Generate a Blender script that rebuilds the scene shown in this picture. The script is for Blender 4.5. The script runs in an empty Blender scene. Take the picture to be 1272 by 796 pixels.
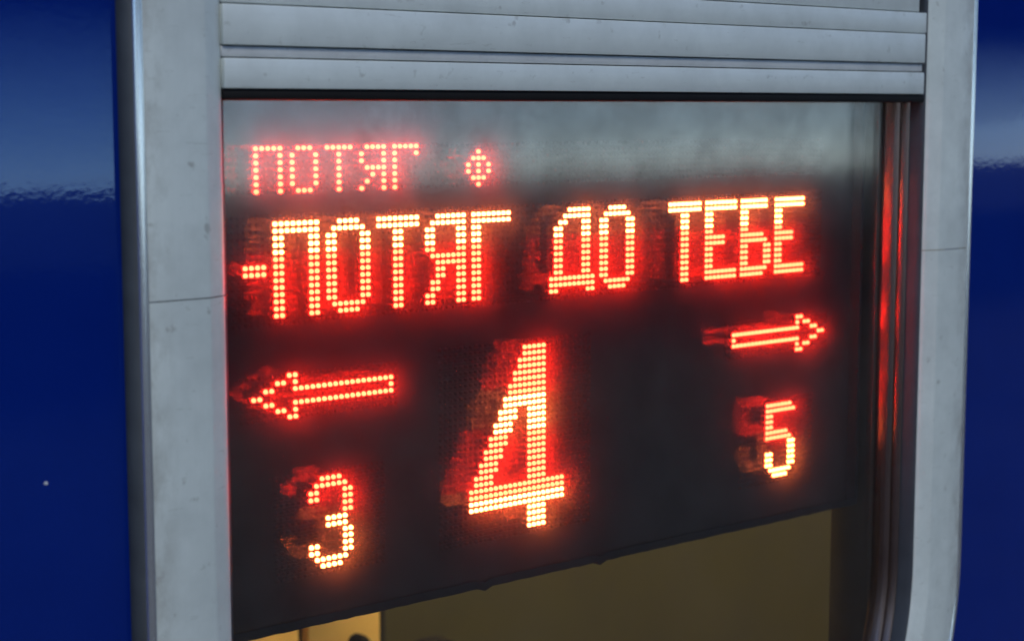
import bpy, bmesh, math, random
from mathutils import Vector, Matrix

random.seed(7)
sc = bpy.context.scene
COL = sc.collection
MM = 0.001

# ------------------------------------------------------------------ camera
# origin: first lit LED of the big text line; X along the carriage, Y into it, Z up
YAW, PITCH = 0.7047, 0.11873
fwd = Vector((math.sin(YAW)*math.cos(PITCH), math.cos(YAW)*math.cos(PITCH), -math.sin(PITCH)))
right = Vector((math.cos(YAW), -math.sin(YAW), 0))
up = right.cross(fwd)
cam_d = bpy.data.cameras.new('camera')
cam = bpy.data.objects.new('camera', cam_d)
COL.objects.link(cam)
cam.matrix_world = Matrix(((right.x, up.x, -fwd.x, -0.68075),
                           (right.y, up.y, -fwd.y, -1.05749),
                           (right.z, up.z, -fwd.z, 0.08061), (0, 0, 0, 1)))
cam_d.sensor_width = 36.0
cam_d.lens = 2203.5/1272*36.0
cam_d.clip_start = 0.02
cam_d.clip_end = 3000
cam_d.dof.use_dof = True
cam_d.dof.focus_distance = 1.36
cam_d.dof.aperture_fstop = 6.3
sc.camera = cam

# ------------------------------------------------------------------ sky, sun, exposure
SUN_EL, SUN_AZ = math.radians(48), math.radians(205)     # azimuth clockwise from +Y
w = bpy.data.worlds.new('World'); sc.world = w; w.use_nodes = True
nt = w.node_tree
sky = nt.nodes.new('ShaderNodeTexSky')
sky.sky_type = 'NISHITA'; sky.sun_disc = False
sky.sun_elevation = SUN_EL; sky.sun_rotation = SUN_AZ
sky.dust_density = 0.5; sky.air_density = 0.75; sky.ozone_density = 4.0; sky.altitude = 2000
bg = nt.nodes['Background']; bg.inputs['Strength'].default_value = 0.15
nt.links.new(sky.outputs[0], bg.inputs['Color'])
# sky and ground tilted so the reflected horizon sits lower on the platform side
WORLD_TILT = math.radians(2.8)
wtc = nt.nodes.new('ShaderNodeTexCoord'); wmp = nt.nodes.new('ShaderNodeMapping'); wmp.vector_type = 'VECTOR'
wmp.inputs['Rotation'].default_value = (-WORLD_TILT, 0, 0)
nt.links.new(wtc.outputs['Generated'], wmp.inputs['Vector']); nt.links.new(wmp.outputs[0], sky.inputs['Vector'])
sd = bpy.data.lights.new('sun', 'SUN'); sun = bpy.data.objects.new('sun', sd); COL.objects.link(sun)
sd.energy = 1.25; sd.angle = math.radians(18); sd.color = (1.0, 0.95, 0.88)
sdir = Vector((math.sin(SUN_AZ)*math.cos(SUN_EL), math.cos(SUN_AZ)*math.cos(SUN_EL), math.sin(SUN_EL)))
sun.rotation_euler = (-sdir).to_track_quat('-Z', 'Y').to_euler()

sc.view_settings.view_transform = 'Standard'
sc.view_settings.look = 'None'
sc.view_settings.exposure = 0.75
sc.view_settings.gamma = 1.0
sc.view_settings.use_curve_mapping = False
cy = sc.cycles
cy.use_denoising = True
cy.max_bounces = 12; cy.diffuse_bounces = 4; cy.glossy_bounces = 8
cy.transmission_bounces = 8; cy.transparent_max_bounces = 24
cy.sample_clamp_indirect = 0.0
cy.use_adaptive_sampling = False
cy.caustics_reflective = True

# ------------------------------------------------------------------ helpers
def obj(name, bm, mats, parent=None, smooth=False):
    me = bpy.data.meshes.new(name)
    bmesh.ops.recalc_face_normals(bm, faces=bm.faces)
    bm.to_mesh(me); bm.free()
    for m in (mats if isinstance(mats, (list, tuple)) else [mats]):
        me.materials.append(m)
    if smooth:
        for p in me.polygons: p.use_smooth = True
    o = bpy.data.objects.new(name, me); COL.objects.link(o)
    if parent: o.parent = parent
    return o

def empty(name, loc, label, cat):
    o = bpy.data.objects.new(name, None); COL.objects.link(o)
    o.location = loc; o.empty_display_size = 0.05
    o['label'] = label; o['category'] = cat
    return o

def box(bm, x0, x1, y0, y1, z0, z1, bev=0.0, seg=2):
    t = bmesh.new()
    bmesh.ops.create_cube(t, size=1.0)
    for v in t.verts:
        v.co = Vector(((x0+x1)/2+v.co.x*(x1-x0), (y0+y1)/2+v.co.y*(y1-y0), (z0+z1)/2+v.co.z*(z1-z0)))*MM
    if bev:
        bmesh.ops.bevel(t, geom=list(t.edges), offset=bev*MM, segments=seg, affect='EDGES', profile=0.5)
    me = bpy.data.meshes.new('t'); t.to_mesh(me); t.free()
    bm.from_mesh(me); bpy.data.meshes.remove(me)
    return bm

def bx(name, dims, mat, parent=None, bev=0.0, smooth=False):
    bm = bmesh.new(); box(bm, *dims, bev=bev)
    o = obj(name, bm, mat, parent)
    if bev:
        for p in o.data.polygons: p.use_smooth = True
        try: o.data.set_sharp_from_angle(angle=math.radians(40))
        except Exception: pass
    return o

class NT:
    def __init__(s, name):
        s.m = bpy.data.materials.new(name); s.m.use_nodes = True
        s.t = s.m.node_tree; s.t.nodes.clear()
        s.out = s.n('ShaderNodeOutputMaterial')
    def n(s, typ, **kw):
        x = s.t.nodes.new(typ)
        for k, v in kw.items():
            if k.startswith('i_'):
                x.inputs[k[2:].replace('_', ' ')].default_value = v
            else: setattr(x, k, v)
        return x
    def l(s, a, b): s.t.links.new(a, b)
    def coord(s, scale=(1, 1, 1)):
        tc = s.n('ShaderNodeTexCoord'); mp = s.n('ShaderNodeMapping')
        mp.inputs['Scale'].default_value = scale
        s.l(tc.outputs['Object'], mp.inputs['Vector']); return mp.outputs[0]
    def noise(s, vec, scale, detail=4, rough=0.55):
        x = s.n('ShaderNodeTexNoise'); s.l(vec, x.inputs['Vector'])
        x.inputs['Scale'].default_value = scale; x.inputs['Detail'].default_value = detail
        x.inputs['Roughness'].default_value = rough; return x.outputs['Fac']
    def ramp(s, fac, stops):
        r = s.n('ShaderNodeValToRGB'); s.l(fac, r.inputs[0])
        e = r.color_ramp.elements
        while len(e) < len(stops): e.new(0.5)
        for el, (p, c) in zip(e, stops):
            el.position = p; el.color = (c, c, c, 1) if not isinstance(c, (tuple, list)) else (*c, 1)
        return r.outputs[0]
    def mixc(s, fac, a, b, mode='MIX'):
        x = s.n('ShaderNodeMix', data_type='RGBA', blend_type=mode)
        for val, sock in ((fac, x.inputs[0]), (a, x.inputs[6]), (b, x.inputs[7])):
            if hasattr(val, 'is_linked'): s.l(val, sock)
            elif isinstance(val, (tuple, list)): sock.default_value = (*val, 1)
            else: sock.default_value = val
        return x.outputs[2]
    def mixs(s, fac, a, b):
        x = s.n('ShaderNodeMixShader')
        if hasattr(fac, 'is_linked'): s.l(fac, x.inputs[0])
        else: x.inputs[0].default_value = fac
        s.l(a, x.inputs[1]); s.l(b, x.inputs[2]); return x.outputs[0]
    def bump(s, h, strength, dist):
        b = s.n('ShaderNodeBump'); s.l(h, b.inputs['Height'])
        b.inputs['Strength'].default_value = strength; b.inputs['Distance'].default_value = dist
        return b.outputs[0]
    def pri(s, col, rough=0.5, metal=0.0, **kw):
        p = s.n('ShaderNodeBsdfPrincipled')
        for val, nm in ((col, 'Base Color'), (rough, 'Roughness'), (metal, 'Metallic')):
            if hasattr(val, 'is_linked'): s.l(val, p.inputs[nm])
            elif isinstance(val, (tuple, list)): p.inputs[nm].default_value = (*val, 1)
            else: p.inputs[nm].default_value = val
        for k, v in kw.items():
            nm = k.replace('_', ' ')
            if hasattr(v, 'is_linked'): s.l(v, p.inputs[nm])
            else: p.inputs[nm].default_value = v
        return p
    def done(s, sh):
        s.l(sh.outputs[0] if hasattr(sh, 'outputs') else sh, s.out.inputs[0]); return s.m

# ------------------------------------------------------------------ materials
def mat_paint():
    m = NT('blue_paint'); v = m.coord()
    peel = m.noise(v, 260, 2, 0.4)
    wav = m.noise(v, 34, 2, 0.5)
    hsum = m.n('ShaderNodeMath', operation='MULTIPLY_ADD')
    m.l(wav, hsum.inputs[0]); hsum.inputs[1].default_value = 2.2; m.l(peel, hsum.inputs[2])
    b = m.bump(hsum.outputs[0], 1.0, 0.000013)
    dust = m.ramp(m.noise(v, 9, 6), [(0.3, 0.0), (0.8, 1.0)])
    c = m.mixc(dust, (0.0004, 0.0095, 0.118), (0.001, 0.012, 0.135))
    p = m.pri(c, 0.03, 0.0, Specular_IOR_Level=0.75, Specular_Tint=(0.22, 0.55, 1.0, 1), Normal=b, Coat_Weight=0.35, Coat_Roughness=0.025, Coat_IOR=1.55, Coat_Normal=b)
    return m.done(p)

def mat_alu(name, base, metal, rough, streak='Z', dirt=1.0):
    m = NT(name)
    sc_ = {'Z': (1, 1, 0.06), 'X': (0.05, 1, 1)}[streak]
    v0 = m.coord(); v = m.coord(sc_)
    st = m.noise(v, 260, 3, 0.6)
    blot = m.ramp(m.noise(v0, 26, 7, 0.62), [(0.38, 0.0), (0.72, 1.0)])
    big = m.ramp(m.noise(v0, 7, 3, 0.5), [(0.3, 0.0), (0.75, 1.0)])
    spots = m.ramp(m.noise(v0, 95, 3, 0.5), [(0.67, 0.0), (0.76, 1.0)])
    dk = tuple(c*0.78 for c in base); gr = (base[0]*0.55, base[1]*0.52, base[2]*0.50)
    c = m.mixc(st, tuple(k*0.93 for k in base), tuple(min(1, k*1.05) for k in base))
    x = m.n('ShaderNodeMath', operation='MULTIPLY'); m.l(blot, x.inputs[0]); x.inputs[1].default_value = 0.95*dirt
    c = m.mixc(x.outputs[0], c, dk)
    y = m.n('ShaderNodeMath', operation='MULTIPLY'); m.l(big, y.inputs[0]); y.inputs[1].default_value = 0.5*dirt
    c = m.mixc(y.outputs[0], c, dk)
    y2 = m.n('ShaderNodeMath', operation='MULTIPLY'); m.l(spots, y2.inputs[0]); y2.inputs[1].default_value = 0.8*dirt
    c = m.mixc(y2.outputs[0], c, gr)
    if streak == 'Z':
        tcx = m.n('ShaderNodeTexCoord'); sx = m.n('ShaderNodeSeparateXYZ'); m.l(tcx.outputs['Object'], sx.inputs[0])
        ax = m.n('ShaderNodeMath', operation='SUBTRACT'); m.l(sx.outputs[0], ax.inputs[0]); ax.inputs[1].default_value = 0.300
        ab = m.n('ShaderNodeMath', operation='ABSOLUTE'); m.l(ax.outputs[0], ab.inputs[0])
        near = m.ramp(ab.outputs[0], [(0.414, 0.0), (0.430, 1.0)])
        gn = m.ramp(m.noise(m.coord((1, 1, 0.55)), 75, 6, 0.65), [(0.42, 0.0), (0.68, 0.85)])
        c = m.mixc(m.mixc(1.0, near, gn, 'MULTIPLY'), c, gr)
    scr = m.ramp(m.noise(m.coord((0.35, 1, 2.2)), 120, 2, 0.4), [(0.70, 0.0), (0.715, 0.5), (0.73, 0.0)])
    c = m.mixc(scr, c, gr)
    rr = m.ramp(blot, [(0.0, rough), (1.0, min(1, rough+0.15))])
    b = m.bump(st, 0.25, 0.00008)
    p = m.pri(c, rr, metal, Normal=b)
    return m.done(p)

def mat_plain(name, col, rough, metal=0.0, var=0.25, scale=40, **kw):
    m = NT(name); v = m.coord()
    f = m.ramp(m.noise(v, scale, 5), [(0.3, 0.0), (0.75, 1.0)])
    c = m.mixc(f, tuple(k*(1-var) for k in col), tuple(min(1, k*(1+var)) for k in col))
    return m.done(m.pri(c, rough, metal, **kw))

def mat_emit(name, col, s):
    m = NT(name); e = m.n('ShaderNodeEmission')
    e.inputs[0].default_value = (*col, 1); e.inputs[1].default_value = s
    return m.done(e)

def mat_sheet(name, trans, scat, scat_var, gl, gl_rough, dust, noise_scale):
    """clear sheet: straight transmission, a little scatter from dirt, a mirror share"""
    m = NT(name); v = m.coord()
    tr = m.n('ShaderNodeBsdfTransparent'); tr.inputs[0].default_value = (*trans, 1)
    tl = m.n('ShaderNodeBsdfTranslucent'); tl.inputs[0].default_value = (0.9, 0.9, 0.9, 1)
    df = m.n('ShaderNodeBsdfDiffuse'); df.inputs[0].default_value = (0.55, 0.55, 0.52, 1)
    go = m.n('ShaderNodeBsdfGlossy'); go.inputs['Roughness'].default_value = gl_rough
    go.inputs[0].default_value = (0.97, 0.98, 1.0, 1)
    nz = m.noise(v, noise_scale, 7, 0.65)
    fs = m.ramp(nz, [(0.25, max(0.0, scat-scat_var)), (0.75, scat+scat_var)])
    s1 = m.mixs(fs, tr.outputs[0], tl.outputs[0])
    fd = m.ramp(nz, [(0.3, 0.0), (0.8, dust)])
    s2 = m.mixs(fd, s1, df.outputs[0])
    # Schlick reflectance, the same from both sides of the sheet
    ge = m.n('ShaderNodeNewGeometry')
    dt = m.n('ShaderNodeVectorMath', operation='DOT_PRODUCT'); m.l(ge.outputs['Incoming'], dt.inputs[0]); m.l(ge.outputs['Normal'], dt.inputs[1])
    ab = m.n('ShaderNodeMath', operation='ABSOLUTE'); m.l(dt.outputs['Value'], ab.inputs[0])
    iv = m.n('ShaderNodeMath', operation='SUBTRACT', use_clamp=True); iv.inputs[0].default_value = 1.0; m.l(ab.outputs[0], iv.inputs[1])
    pw = m.n('ShaderNodeMath', operation='POWER'); m.l(iv.outputs[0], pw.inputs[0]); pw.inputs[1].default_value = 5.0
    k = m.n('ShaderNodeMath', operation='MULTIPLY_ADD', use_clamp=True); m.l(pw.outputs[0], k.inputs[0])
    k.inputs[1].default_value = 1.0-gl; k.inputs[2].default_value = gl
    mo = m.ramp(m.noise(v, noise_scale*1.2, 7, 0.72), [(0.32, 0.55), (0.62, 1.12)])
    k2 = m.n('ShaderNodeMath', operation='MULTIPLY', use_clamp=True); m.l(k.outputs[0], k2.inputs[0]); m.l(mo, k2.inputs[1])
    s3 = m.mixs(k2.outputs[0], s2, go.outputs[0])
    return m.done(s3)

M = {}
M['paint'] = mat_paint()
M['flange'] = mat_alu('silver_frame', (0.465, 0.515, 0.485), 0.15, 0.42, 'Z')
M['rail'] = mat_alu('silver_rail', (0.465, 0.515, 0.49), 0.15, 0.40, 'X', 0.9)
M['rail_shadow'] = mat_alu('shaded_worn_rail', (0.40, 0.425, 0.42), 0.15, 0.45, 'X', 1.2)  # recessed strip: shade put into a darker rail colour, with heavier dirt
M['seal'] = mat_plain('grey_seal', (0.03, 0.036, 0.042), 0.55, 0.0)
M['bead'] = mat_plain('polished_bead', (0.70, 0.74, 0.78), 0.17, 0.9, 0.05)
M['rubber'] = mat_plain('black_rubber', (0.022, 0.026, 0.032), 0.45)
M['black'] = mat_plain('black_gasket', (0.005, 0.005, 0.005), 0.7, Specular_IOR_Level=0.15)
M['sash'] = mat_plain('satin_steel', (0.17, 0.12, 0.11), 0.24, 0.95, 0.1)
M['glass'] = mat_sheet('window_glass', (0.97, 0.97, 0.965), 0.0015, 0.001, 0.058, 0.075, 0.003, 18)
M['cover'] = mat_sheet('display_cover', (0.93, 0.92, 0.92), 0.021, 0.005, 0.062, 0.085, 0.002, 30)
M['board'] = mat_plain('black_board', (0.007, 0.006, 0.0065), 0.5, Specular_IOR_Level=0.08)
M['housing'] = mat_plain('black_housing', (0.008, 0.008, 0.009), 0.5, Specular_IOR_Level=0.15)
M['led_off'] = mat_plain('unlit_led', (0.011, 0.006, 0.006), 0.5, Specular_IOR_Level=0.05)
M['led'] = mat_emit('lit_led', (1.0, 0.0145, 0.0054), 64.0)
M['led_small'] = mat_emit('dimmer_led', (1.0, 0.0125, 0.0045), 62.0)
M['led_hot'] = mat_emit('brighter_led', (1.0, 0.15, 0.033), 32.0)
M['liner'] = mat_plain('dark_liner', (0.016, 0.014, 0.012), 0.3)
M['laminate'] = mat_plain('olive_laminate', (0.082, 0.072, 0.026), 0.45, 0, 0.2, 3)
M['trim'] = mat_plain('dark_trim', (0.03, 0.025, 0.012), 0.5)
M['yellow'] = mat_plain('yellow_panel', (0.92, 0.58, 0.14), 0.5, 0, 0.12, 6)
M['dark_cloth'] = mat_plain('dark_cloth', (0.008, 0.007, 0.005), 0.9, Specular_IOR_Level=0.05)
M['shell'] = mat_plain('shell_paint', (0.25, 0.25, 0.24), 0.6)
M['lamp'] = mat_emit('lamp_diffuser', (1.0, 0.78, 0.5), 66.0)
M['asphalt'] = mat_plain('asphalt', (0.036, 0.030, 0.024), 0.9, 0, 0.3, 2)
M['sky_louvre'] = mat_plain('sky_louvre_boards', (0.16, 0.17, 0.19), 0.8, 0, 0.15, 0.3)  # grey of the unseen louvres that dim the reflected sky
M['chip'] = mat_plain('bare_primer', (0.45, 0.47, 0.48), 0.7)

# ------------------------------------------------------------------ setting (met only as reflection and light)
def structure(o): o['kind'] = 'structure'; return o
bm = bmesh.new(); S = 1200
bmesh.ops.create_grid(bm, x_segments=1, y_segments=1, size=S)
for v in bm.verts: v.co.z = -1.62
g = structure(obj('ground', bm, M['asphalt'])); g.rotation_euler = (WORLD_TILT, 0, 0)
# unseen louvres added to fade reflected sky: boards closer and deeper towards this side
rf = bpy.data.objects.new('added_sky_louvres', None); COL.objects.link(rf); structure(rf); rf.rotation_euler = (WORLD_TILT, 0, 0)
for i in range(20):
    el = math.radians(0.7+0.36*i); D = 5000/math.tan(el); hh = D*math.radians(0.36)*min(1.0, 0.05+0.95*i/19)
    bx('board', (-200e3, 200e3, -D-120, -D+120, 5000-hh/2, 5000+hh/2), M['sky_louvre'], rf)
bx('added_sky_slab', (-200e3, 200e3, -38e3, -16e3, 5050, 5300), M['sky_louvre'], rf)  # unseen slab added to cut off the reflected sky higher up

# ------------------------------------------------------------------ carriage with its window
XL, XR, ZT, ZC, RB, RT = -141.5, 741.5, 330.0, -345.0, 410.0, 120.0
JL, JR = -41.0, -50.0            # butt joints in the flange
carriage = empty('train_carriage', (0.3, -0.045, -1.62), 'deep blue painted train carriage side with a silver framed window', 'train carriage')
def under(o, parent):
    o.parent = parent
    o.matrix_parent_inverse = Matrix.Translation(-Vector(parent.location)) if parent.type == 'EMPTY' else Matrix()
    return o

def loop_spec():
    """closed path, clockwise from the left joint up: list of (fn(o) -> (x, z), tag)"""
    P = []
    def st(x=None, z=None, side=None):
        P.append(lambda o, z=z, side=side: ((XL+o) if side == 'L' else (XR-o), z))
    def arc(cx, cz, R, a0, a1, n=22):
        for i in range(n+1):
            a = math.radians(a0+(a1-a0)*i/n)
            P.append(lambda o, a=a, cx=cx, cz=cz, R=R: (cx+math.cos(a)*(R-o), cz+math.sin(a)*(R-o)))
    st(z=JL, side='L'); i_l = 0
    for zz in (60, 130): st(z=zz, side='L')
    arc(XL+RT, ZT-RT, RT, 180, 90); arc(XR-RT, ZT-RT, RT, 90, 0)
    for zz in (130, 60): st(z=zz, side='R')
    st(z=JR, side='R'); i_r = len(P)-1
    for zz in (-140, -240): st(z=zz, side='R')
    arc(XR-RB, ZC, RB, 0, -90, 40); arc(XL+RB, ZC, RB, 270, 180, 40)
    for zz in (-240, -140): st(z=zz, side='L')
    return P, i_l, i_r
PATH, I_L, I_R = loop_spec()

def sweep(profile, idx=None, closed=True, cap=False, gap=0.0):
    bm = bmesh.new()
    idx = idx if idx is not None else list(range(len(PATH)))
    rows = []
    for n, i in enumerate(idx):
        row = []
        for (o, y) in profile:
            x, z = PATH[i % len(PATH)](o)
            if gap and n in (0, len(idx)-1): z += gap
            row.append(bm.verts.new((x*MM, y*MM, z*MM)))
        rows.append(row)
    m = len(rows)
    for a in range(m if closed else m-1):
        r0, r1 = rows[a], rows[(a+1) % m]
        for k in range(len(profile)-1):
            bm.faces.new((r0[k], r0[k+1], r1[k+1], r1[k]))
    if cap:
        bm.faces.new(rows[0]); bm.faces.new(list(reversed(rows[-1])))
    return bm

def rounded(pts, r=None):
    return pts

def smooth_sharp(o, deg=50):
    for p in o.data.polygons: p.use_smooth = True
    try: o.data.set_sharp_from_angle(angle=math.radians(deg))
    except Exception: pass
    return o

# body side sheet with the window cut out of it
bm = bmesh.new()
def ring(pts):
    vs = [bm.verts.new((x*MM, -0.045, z*MM)) for x, z in pts]
    for a, b in zip(vs, vs[1:]+vs[:1]): bm.edges.new((a, b))
ring([f(22) for f in PATH])
ring([(-3200, -1350), (3800, -1350), (3800, 1200), (-3200, 1200)])
bmesh.ops.remove_doubles(bm, verts=bm.verts, dist=1e-6)
bmesh.ops.triangle_fill(bm, use_beauty=True, edges=bm.edges)
body = under(obj('body_panel', bm, M['paint']), carriage)
ch = bmesh.new(); bmesh.ops.create_circle(ch, cap_ends=True, segments=7, radius=0.0013)
for v in ch.verts:
    k = random.uniform(0.7, 1.25)
    v.co = Vector((-0.2001+v.co.x*k*1.2, -0.0453, -0.1501+v.co.y*k))
c = obj('paint_chip', ch, M['chip'], body)
# the rest of the shell, so that the inside is an inside
for nm, d in (('roof', (-3200, 3800, -44, 2900, 1150, 1200)), ('floor', (-3200, 3800, -44, 2900, -1350, -1300)),
              ('far_side', (-3200, 3800, 2850, 2900, -1300, 1150)), ('end_wall', (-3200, -3150, -44, 2850, -1300, 1150)),
              ('end_wall', (3750, 3800, -44, 2850, -1300, 1150))):
    under(bx(nm, d, M['shell']), carriage)

win = empty('window_frame', (0, 0, 0), '', '')
del win['label'], win['category']
bpy.data.objects.remove(win)

seal = sweep([(-2.5, -45), (-3.2, -48), (-2.4, -52.0), (-0.6, -55.0), (1.2, -56.8), (3.0, -57.2), (4.0, -50)])
o = under(smooth_sharp(obj('outer_seal', seal, M['seal'])), carriage)
bead = [(2.2, -55.0), (2.3, -58.2), (3.2, -60.0), (4.6, -61.0), (6.2, -61.2), (7.6, -60.6), (8.4, -59.6), (8.6, -57)]
o = under(smooth_sharp(obj('edge_bead', sweep(bead), M['bead'])), carriage)
flange = [(7.9, -50), (7.9, -59.2), (9.5, -60.0), (30, -60.25), (51, -60.0), (53.0, -59.7), (54.5, -59.0), (56, -58.4),
          (62.5, -55.6), (65.0, -54.6), (67.2, -53.2), (68.8, -51.2), (69.6, -49.5), (69.8, -45)]
n = len(PATH)
up_idx = list(range(I_L, I_R+1)); lo_idx = list(range(I_R, n+1))
fu = under(smooth_sharp(obj('upper_flange', sweep(flange, up_idx, closed=False, gap=0.35), M['flange']), 35), carriage)
fl = under(smooth_sharp(obj('lower_flange', sweep(flange, lo_idx, closed=False, gap=-0.35), M['flange']), 35), carriage)
gk = [(68.0, -50.5), (68.4, -52.4), (69.6, -51.8), (70.8, -49.6), (71.6, -47.0), (73.2, -42), (74.0, -38), (76, -34)]
under(smooth_sharp(obj('inner_gasket', sweep(gk), M['rubber'])), carriage)
sash = [(74.2, -36), (74.4, -39.0), (75.2, -40.0), (76.2, -39.6), (76.9, -38.4), (77.7, -36.2), (78.3, -33.8), (78.5, -32.4), (78.0, -31.4),
        (79.2, -30.8), (80.3, -29.8), (81.2, -27.4), (82.4, -23.6), (83.4, -19.6), (84.0, -16.4), (83.4, -14.6), (81.0, -14)]
under(smooth_sharp(obj('sash_frame', sweep(sash), M['sash']), 65), carriage)
under(bx('inner_liner', (654.0, 700, -15, 33, -690, 240), M['liner'], None, bev=2), carriage)
under(bx('inner_liner', (-100, -58, -15, 33, -690, 240), M['liner'], None, bev=2), carriage)

# rails across the top of the pane
x0r, x1r = -73.5, 667.0
rails = [('rail', (x0r, 664.2, -57.0, -40, 93.5, 113.2), M['rail'], 1.1),
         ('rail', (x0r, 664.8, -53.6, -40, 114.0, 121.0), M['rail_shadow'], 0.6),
         ('rail', (x0r, 665.6, -56.2, -40, 121.6, 147.9), M['rail'], 0.9),
         ('rail', (x0r, 668.6, -54.6, -40, 148.6, 167.0), M['rail'], 0.8),
         ('rail', (x0r, 660.0, -52.5, -40, 167.8, 240.0), M['rail'], 0.8)]
for nm, d, m_, b in rails:
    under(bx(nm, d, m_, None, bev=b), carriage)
under(bx('rail_backing', (x0r, 672, -41, -36, 93, 262), M['rubber']), carriage)
under(bx('head_gasket', (x0r, 668, -55.2, -29, 86.2, 93.2), M['black'], None, bev=1.5), carriage)

# the pane
bm = bmesh.new()
def loopv(y): return [bm.verts.new((f(78.6)[0]*MM, y*MM, f(78.6)[1]*MM)) for f in PATH]
A, B = loopv(-27.0), loopv(-23.0)
bm.faces.new(A); bm.faces.new(list(reversed(B)))
for i in range(len(A)):
    j = (i+1) % len(A); bm.faces.new((A[i], B[i], B[j], A[j]))
under(obj('glass_pane', bm, M['glass']), carriage)

# ------------------------------------------------------------------ LED display behind the glass
disp = empty('led_display', (0.29, 0.0, -0.291), 'black dot matrix display with glowing red and amber text behind the window glass', 'display')
PIT = 5.0
BX0, BX1, BZ0, BZ1 = -58.0, 640.0, -291.0, 108.0
under(bx('board', (BX0, BX1-1.5, 1.0, 4.0, BZ0+2, BZ1), M['board']), disp)
under(bx('housing', (BX0-2, BX1, 4.3, 34, BZ0, BZ1+2), M['housing'], None, bev=1.0), disp)
under(bx('cover_sheet', (BX0, BX1-3, -9.5, -7.5, BZ0+3, BZ1), M['cover']), disp)
# ragged tape strip along the lower edge
bm = bmesh.new(); N = 90; prev = None
for i in range(N+1):
    x = BX0+(BX1-1-BX0)*i/N
    z = BZ0-1.2+random.uniform(-0.35, 0.35)+(-2.6 if i in (31, 47) else 0)
    cur = [bm.verts.new((x*MM, y*MM, zz*MM)) for y, zz in ((-10.2, z+7), (-10.4, z+0.4), (-9.6, z), (4.2, z), (4.2, z+7))]
    if prev:
        for k in range(4): bm.faces.new((prev[k], prev[k+1], cur[k+1], cur[k]))
    prev = cur
under(smooth_sharp(obj('edge_tape', bm, M['housing'])), disp)
under(bx('side_cap', (BX1-2.8, BX1+0.4, -10.2, 4.2, BZ0, BZ1), M['housing'], None, bev=0.8), disp)

G = {}
def glyph(k, s): G[k] = [r for r in s.split()]
def cells(rows): return [(c, r) for r, row in enumerate(rows) for c, ch_ in enumerate(row) if ch_ == '#']
glyph('П', '######## '*2 + '##....## '*12)
glyph('О', '..####.. .######. ' + '##....## '*10 + '.######. ..####..')
glyph('Т', '######## '*2 + '...##... '*12)
glyph('Я', '..###### .####### ' + '##....## '*4 + '.####### ..###### ..##..## ..##..## .##...## .##...## ##....## ##....##')
glyph('Г', '######## '*2 + '##...... '*12)
glyph('Д', '....#####. ...######. ..##...##. ' + '.##....##. '*8 + '########## ########## ##......##')
glyph('Е', '######## '*2 + '##...... '*4 + '#####... '*2 + '##...... '*4 + '######## '*2)
glyph('Б', '#######. '*2 + '##...... '*4 + '######.. #######. ' + '##....## '*4 + '#######. ######..')
glyph('-', '#### ####')
glyph('3', '..####.. .######. ##....## ##....## ......## ......## ...####. ...####. ......## ......## ##....## ##....## .######. ..####..')
glyph('5', '#######. ######## ##...... ##...... ##...... ######.. #######. ......## ......## ##....## ##....## ##....## .######. ..####..')
four = []
for j in range(30):
    row = ['.']*20
    if j < 22:
        a = 11-j//2
        b = 15 if j < 10 else a+3
        for k in range(a, b+1): row[k] = '#'
        for k in range(12, 16): row[k] = '#'
    elif j < 26: row = ['#']*20
    else:
        for k in range(12, 16): row[k] = '#'
    four.append(''.join(row))
G['4'] = four
glyph('п', '##### '+'#...# '*6)
glyph('о', '.###. '+'#...# '*5+'.###.')
glyph('т', '##### '+'..#.. '*6)
glyph('я', '.#### #...# #...# .#### ..#.# .#..# #...#')
glyph('г', '##### #...# '+'#.... '*5)
glyph('ф', '..#.. .###. #.#.# #.#.# .###. ..#..')
arrow = []
for r in range(7):
    row = ['.']*25
    d = abs(r-3)
    row[2*d] = row[2*d+1] = '#'
    if d in (1, 2, 3): row[7] = '#'
    if d == 1: row[7:25] = ['#']*18
    if d == 0: row[24] = '#'
    arrow.append(''.join(row))
G['<'] = arrow
G['>'] = [r[::-1] for r in arrow]

def led(bm, x, z, r=1.8, h=1.7, mi=0, seg=8):
    t = len(bm.verts)
    base = [];
    rings = ((r, 1.0), (r, 0.1), (r*0.82, -0.95), (r*0.42, -h+0.1))
    prev = None; faces = []
    for rr, y in rings:
        cur = [bm.verts.new(((x+rr*math.cos(2*math.pi*(k+.5)/seg))*MM, y*MM, (z+rr*math.sin(2*math.pi*(k+.5)/seg))*MM)) for k in range(seg)]
        if prev:
            for k in range(seg):
                faces.append(bm.faces.new((prev[k], prev[(k+1) % seg], cur[(k+1) % seg], cur[k])))
        prev = cur
    faces.append(bm.faces.new(prev))
    for f in faces: f.material_index = mi

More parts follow.
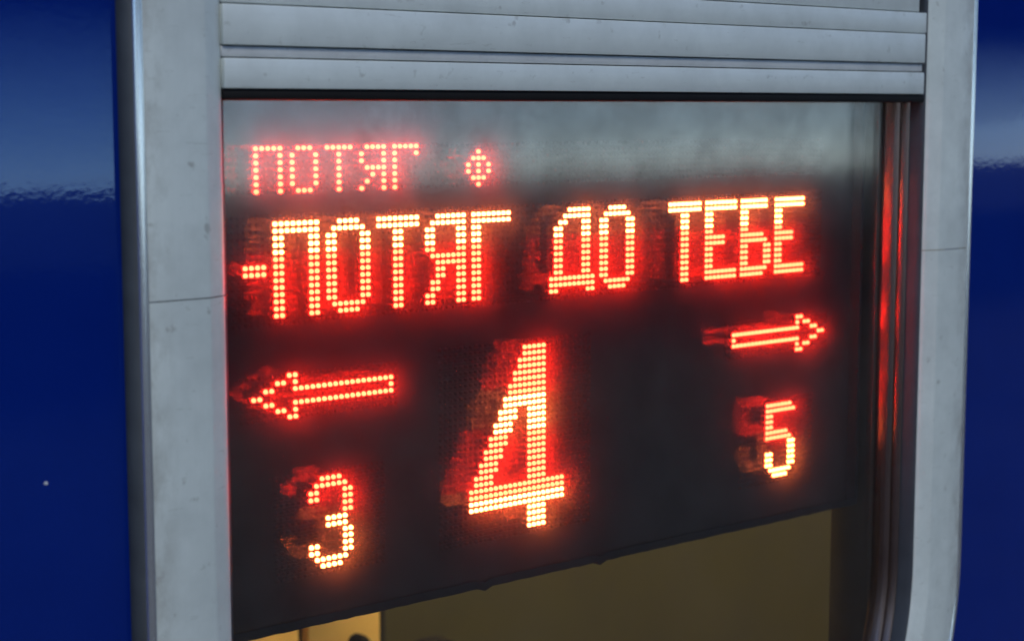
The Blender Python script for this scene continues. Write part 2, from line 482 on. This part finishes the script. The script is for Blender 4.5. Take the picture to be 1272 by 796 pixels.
lit = set()
def put(ch_, c0, r0, name, label, hot=(), small=False):
    bm = bmesh.new()
    for c_, r_ in cells(G[ch_]):
        x = (c0+c_)*PIT; z = -(r0+r_)*PIT
        lit.add((round(x, 2), round(z, 2)))
        led(bm, x, z, mi=1 if r_ in hot else 0)
    o = under(obj(name, bm, [M['led_small'] if small else M['led'], M['led_hot']], None), disp)
    o['label'] = label
    return o
HOT = range(0, 5)
for ch_, c_ in (('п', -3), ('о', 3), ('т', 9), ('я', 15), ('г', 21)):
    put(ch_, c_, -10.6, 'lit_letter', 'small letter %s of the thin top line' % ch_.upper(), small=True)
put('ф', 35, -9.6, 'lit_letter', 'small letter Ф alone on the thin top line', small=True)
put('-', -5, 6, 'lit_dash', 'short dash before the big text')
for ch_, c_, wd in (('П', 0, 'ПОТЯГ'), ('О', 9, 'ПОТЯГ'), ('Т', 18, 'ПОТЯГ'), ('Я', 27, 'ПОТЯГ'), ('Г', 36, 'ПОТЯГ'),
                    ('Д', 52, 'ДО'), ('О', 63, 'ДО'), ('Т', 79, 'ТЕБЕ'), ('Е', 88, 'ТЕБЕ'), ('Б', 97, 'ТЕБЕ'), ('Е', 106, 'ТЕБЕ')):
    put(ch_, c_, 0, 'lit_letter', 'big letter %s of the word %s' % (ch_, wd), HOT)
put('<', -4, 21.66, 'lit_arrow', 'hollow arrow pointing left above the 3')
put('>', 95.2, 21.6, 'lit_arrow', 'hollow arrow pointing right above the 5')
put('3', 5.4, 37.4, 'lit_digit', 'digit 3 under the left pointing arrow', range(6, 14))
put('5', 104.5, 37.3, 'lit_digit', 'digit 5 under the right pointing arrow', range(7, 14))
put('4', 35.4, 21.45, 'lit_digit', 'large digit 4 in the middle', list(range(8, 14))+list(range(24, 30)))
# the unlit rest of the matrices
bm = bmesh.new()
def matrix(c0, r0, nc, nr):
    for r_ in range(nr):
        for c_ in range(nc):
            x, z = (c0+c_)*PIT, -(r0+r_)*PIT
            if (round(x, 2), round(z, 2)) not in lit: led(bm, x, z, seg=6)
matrix(-9, -10.6, 128, 7); matrix(-9, -1, 128, 16)
matrix(-6, 21.66, 28, 7); matrix(93.2, 21.6, 28, 7)
matrix(-0.6, 36.4, 20, 16); matrix(97.5, 36.3, 20, 16); matrix(29.4, 20.45, 32, 32)
u = under(obj('unlit_diodes', bm, M['led_off']), disp); u['kind'] = 'stuff'

# ------------------------------------------------------------------ inside, seen below the display
cw = bx('corridor_wall', (-3100, 3700, 640, 670, -1290, 1140), M['laminate']); structure(cw)
pn = empty('lit_panel', (0.40, 0.63, -1.29), 'bright yellow panel inside the carriage, seen through the glass under the display', 'panel')
for a, b in ((200, 424), (437, 540)):
    under(bx('panel_leaf', (a, b, 622, 638.5, -1280, 300), M['yellow'], None, bev=2), pn)
bx('wall_post', (541, 553, 628, 638.5, -1280, 1100), M['trim'], cw, bev=3)
def headrest(name, cx, cz, yy, wx, hz, label):
    bm = bmesh.new(); bmesh.ops.create_uvsphere(bm, u_segments=20, v_segments=12, radius=1)
    for v in bm.verts:
        c_ = v.co
        s = lambda t: math.copysign(abs(t)**0.75, t)
        v.co = Vector(((cx+s(c_.x)*wx)*MM, (yy+s(c_.y)*30)*MM, (cz-hz+s(c_.z)*hz)*MM))
    o = smooth_sharp(obj(name, bm, M['dark_cloth']), 80)
    o['label'] = label; o['category'] = 'headrest'
    return o
headrest('headrest', 474, -520, 570, 10, 60, 'small dark rounded top in front of the bright yellow panel')
headrest('headrest', 575, -545, 570, 55, 80, 'wider dark rounded top in front of the olive wall')
tray = under(bx('ceiling_lamp', (300, 2300, 280, 440, 1105, 1149), M['shell'], None, bev=3), carriage)
dif = bx('diffuser', (310, 2290, 290, 430, 1085, 1104), M['lamp'], None, bev=4)
dif.parent = tray
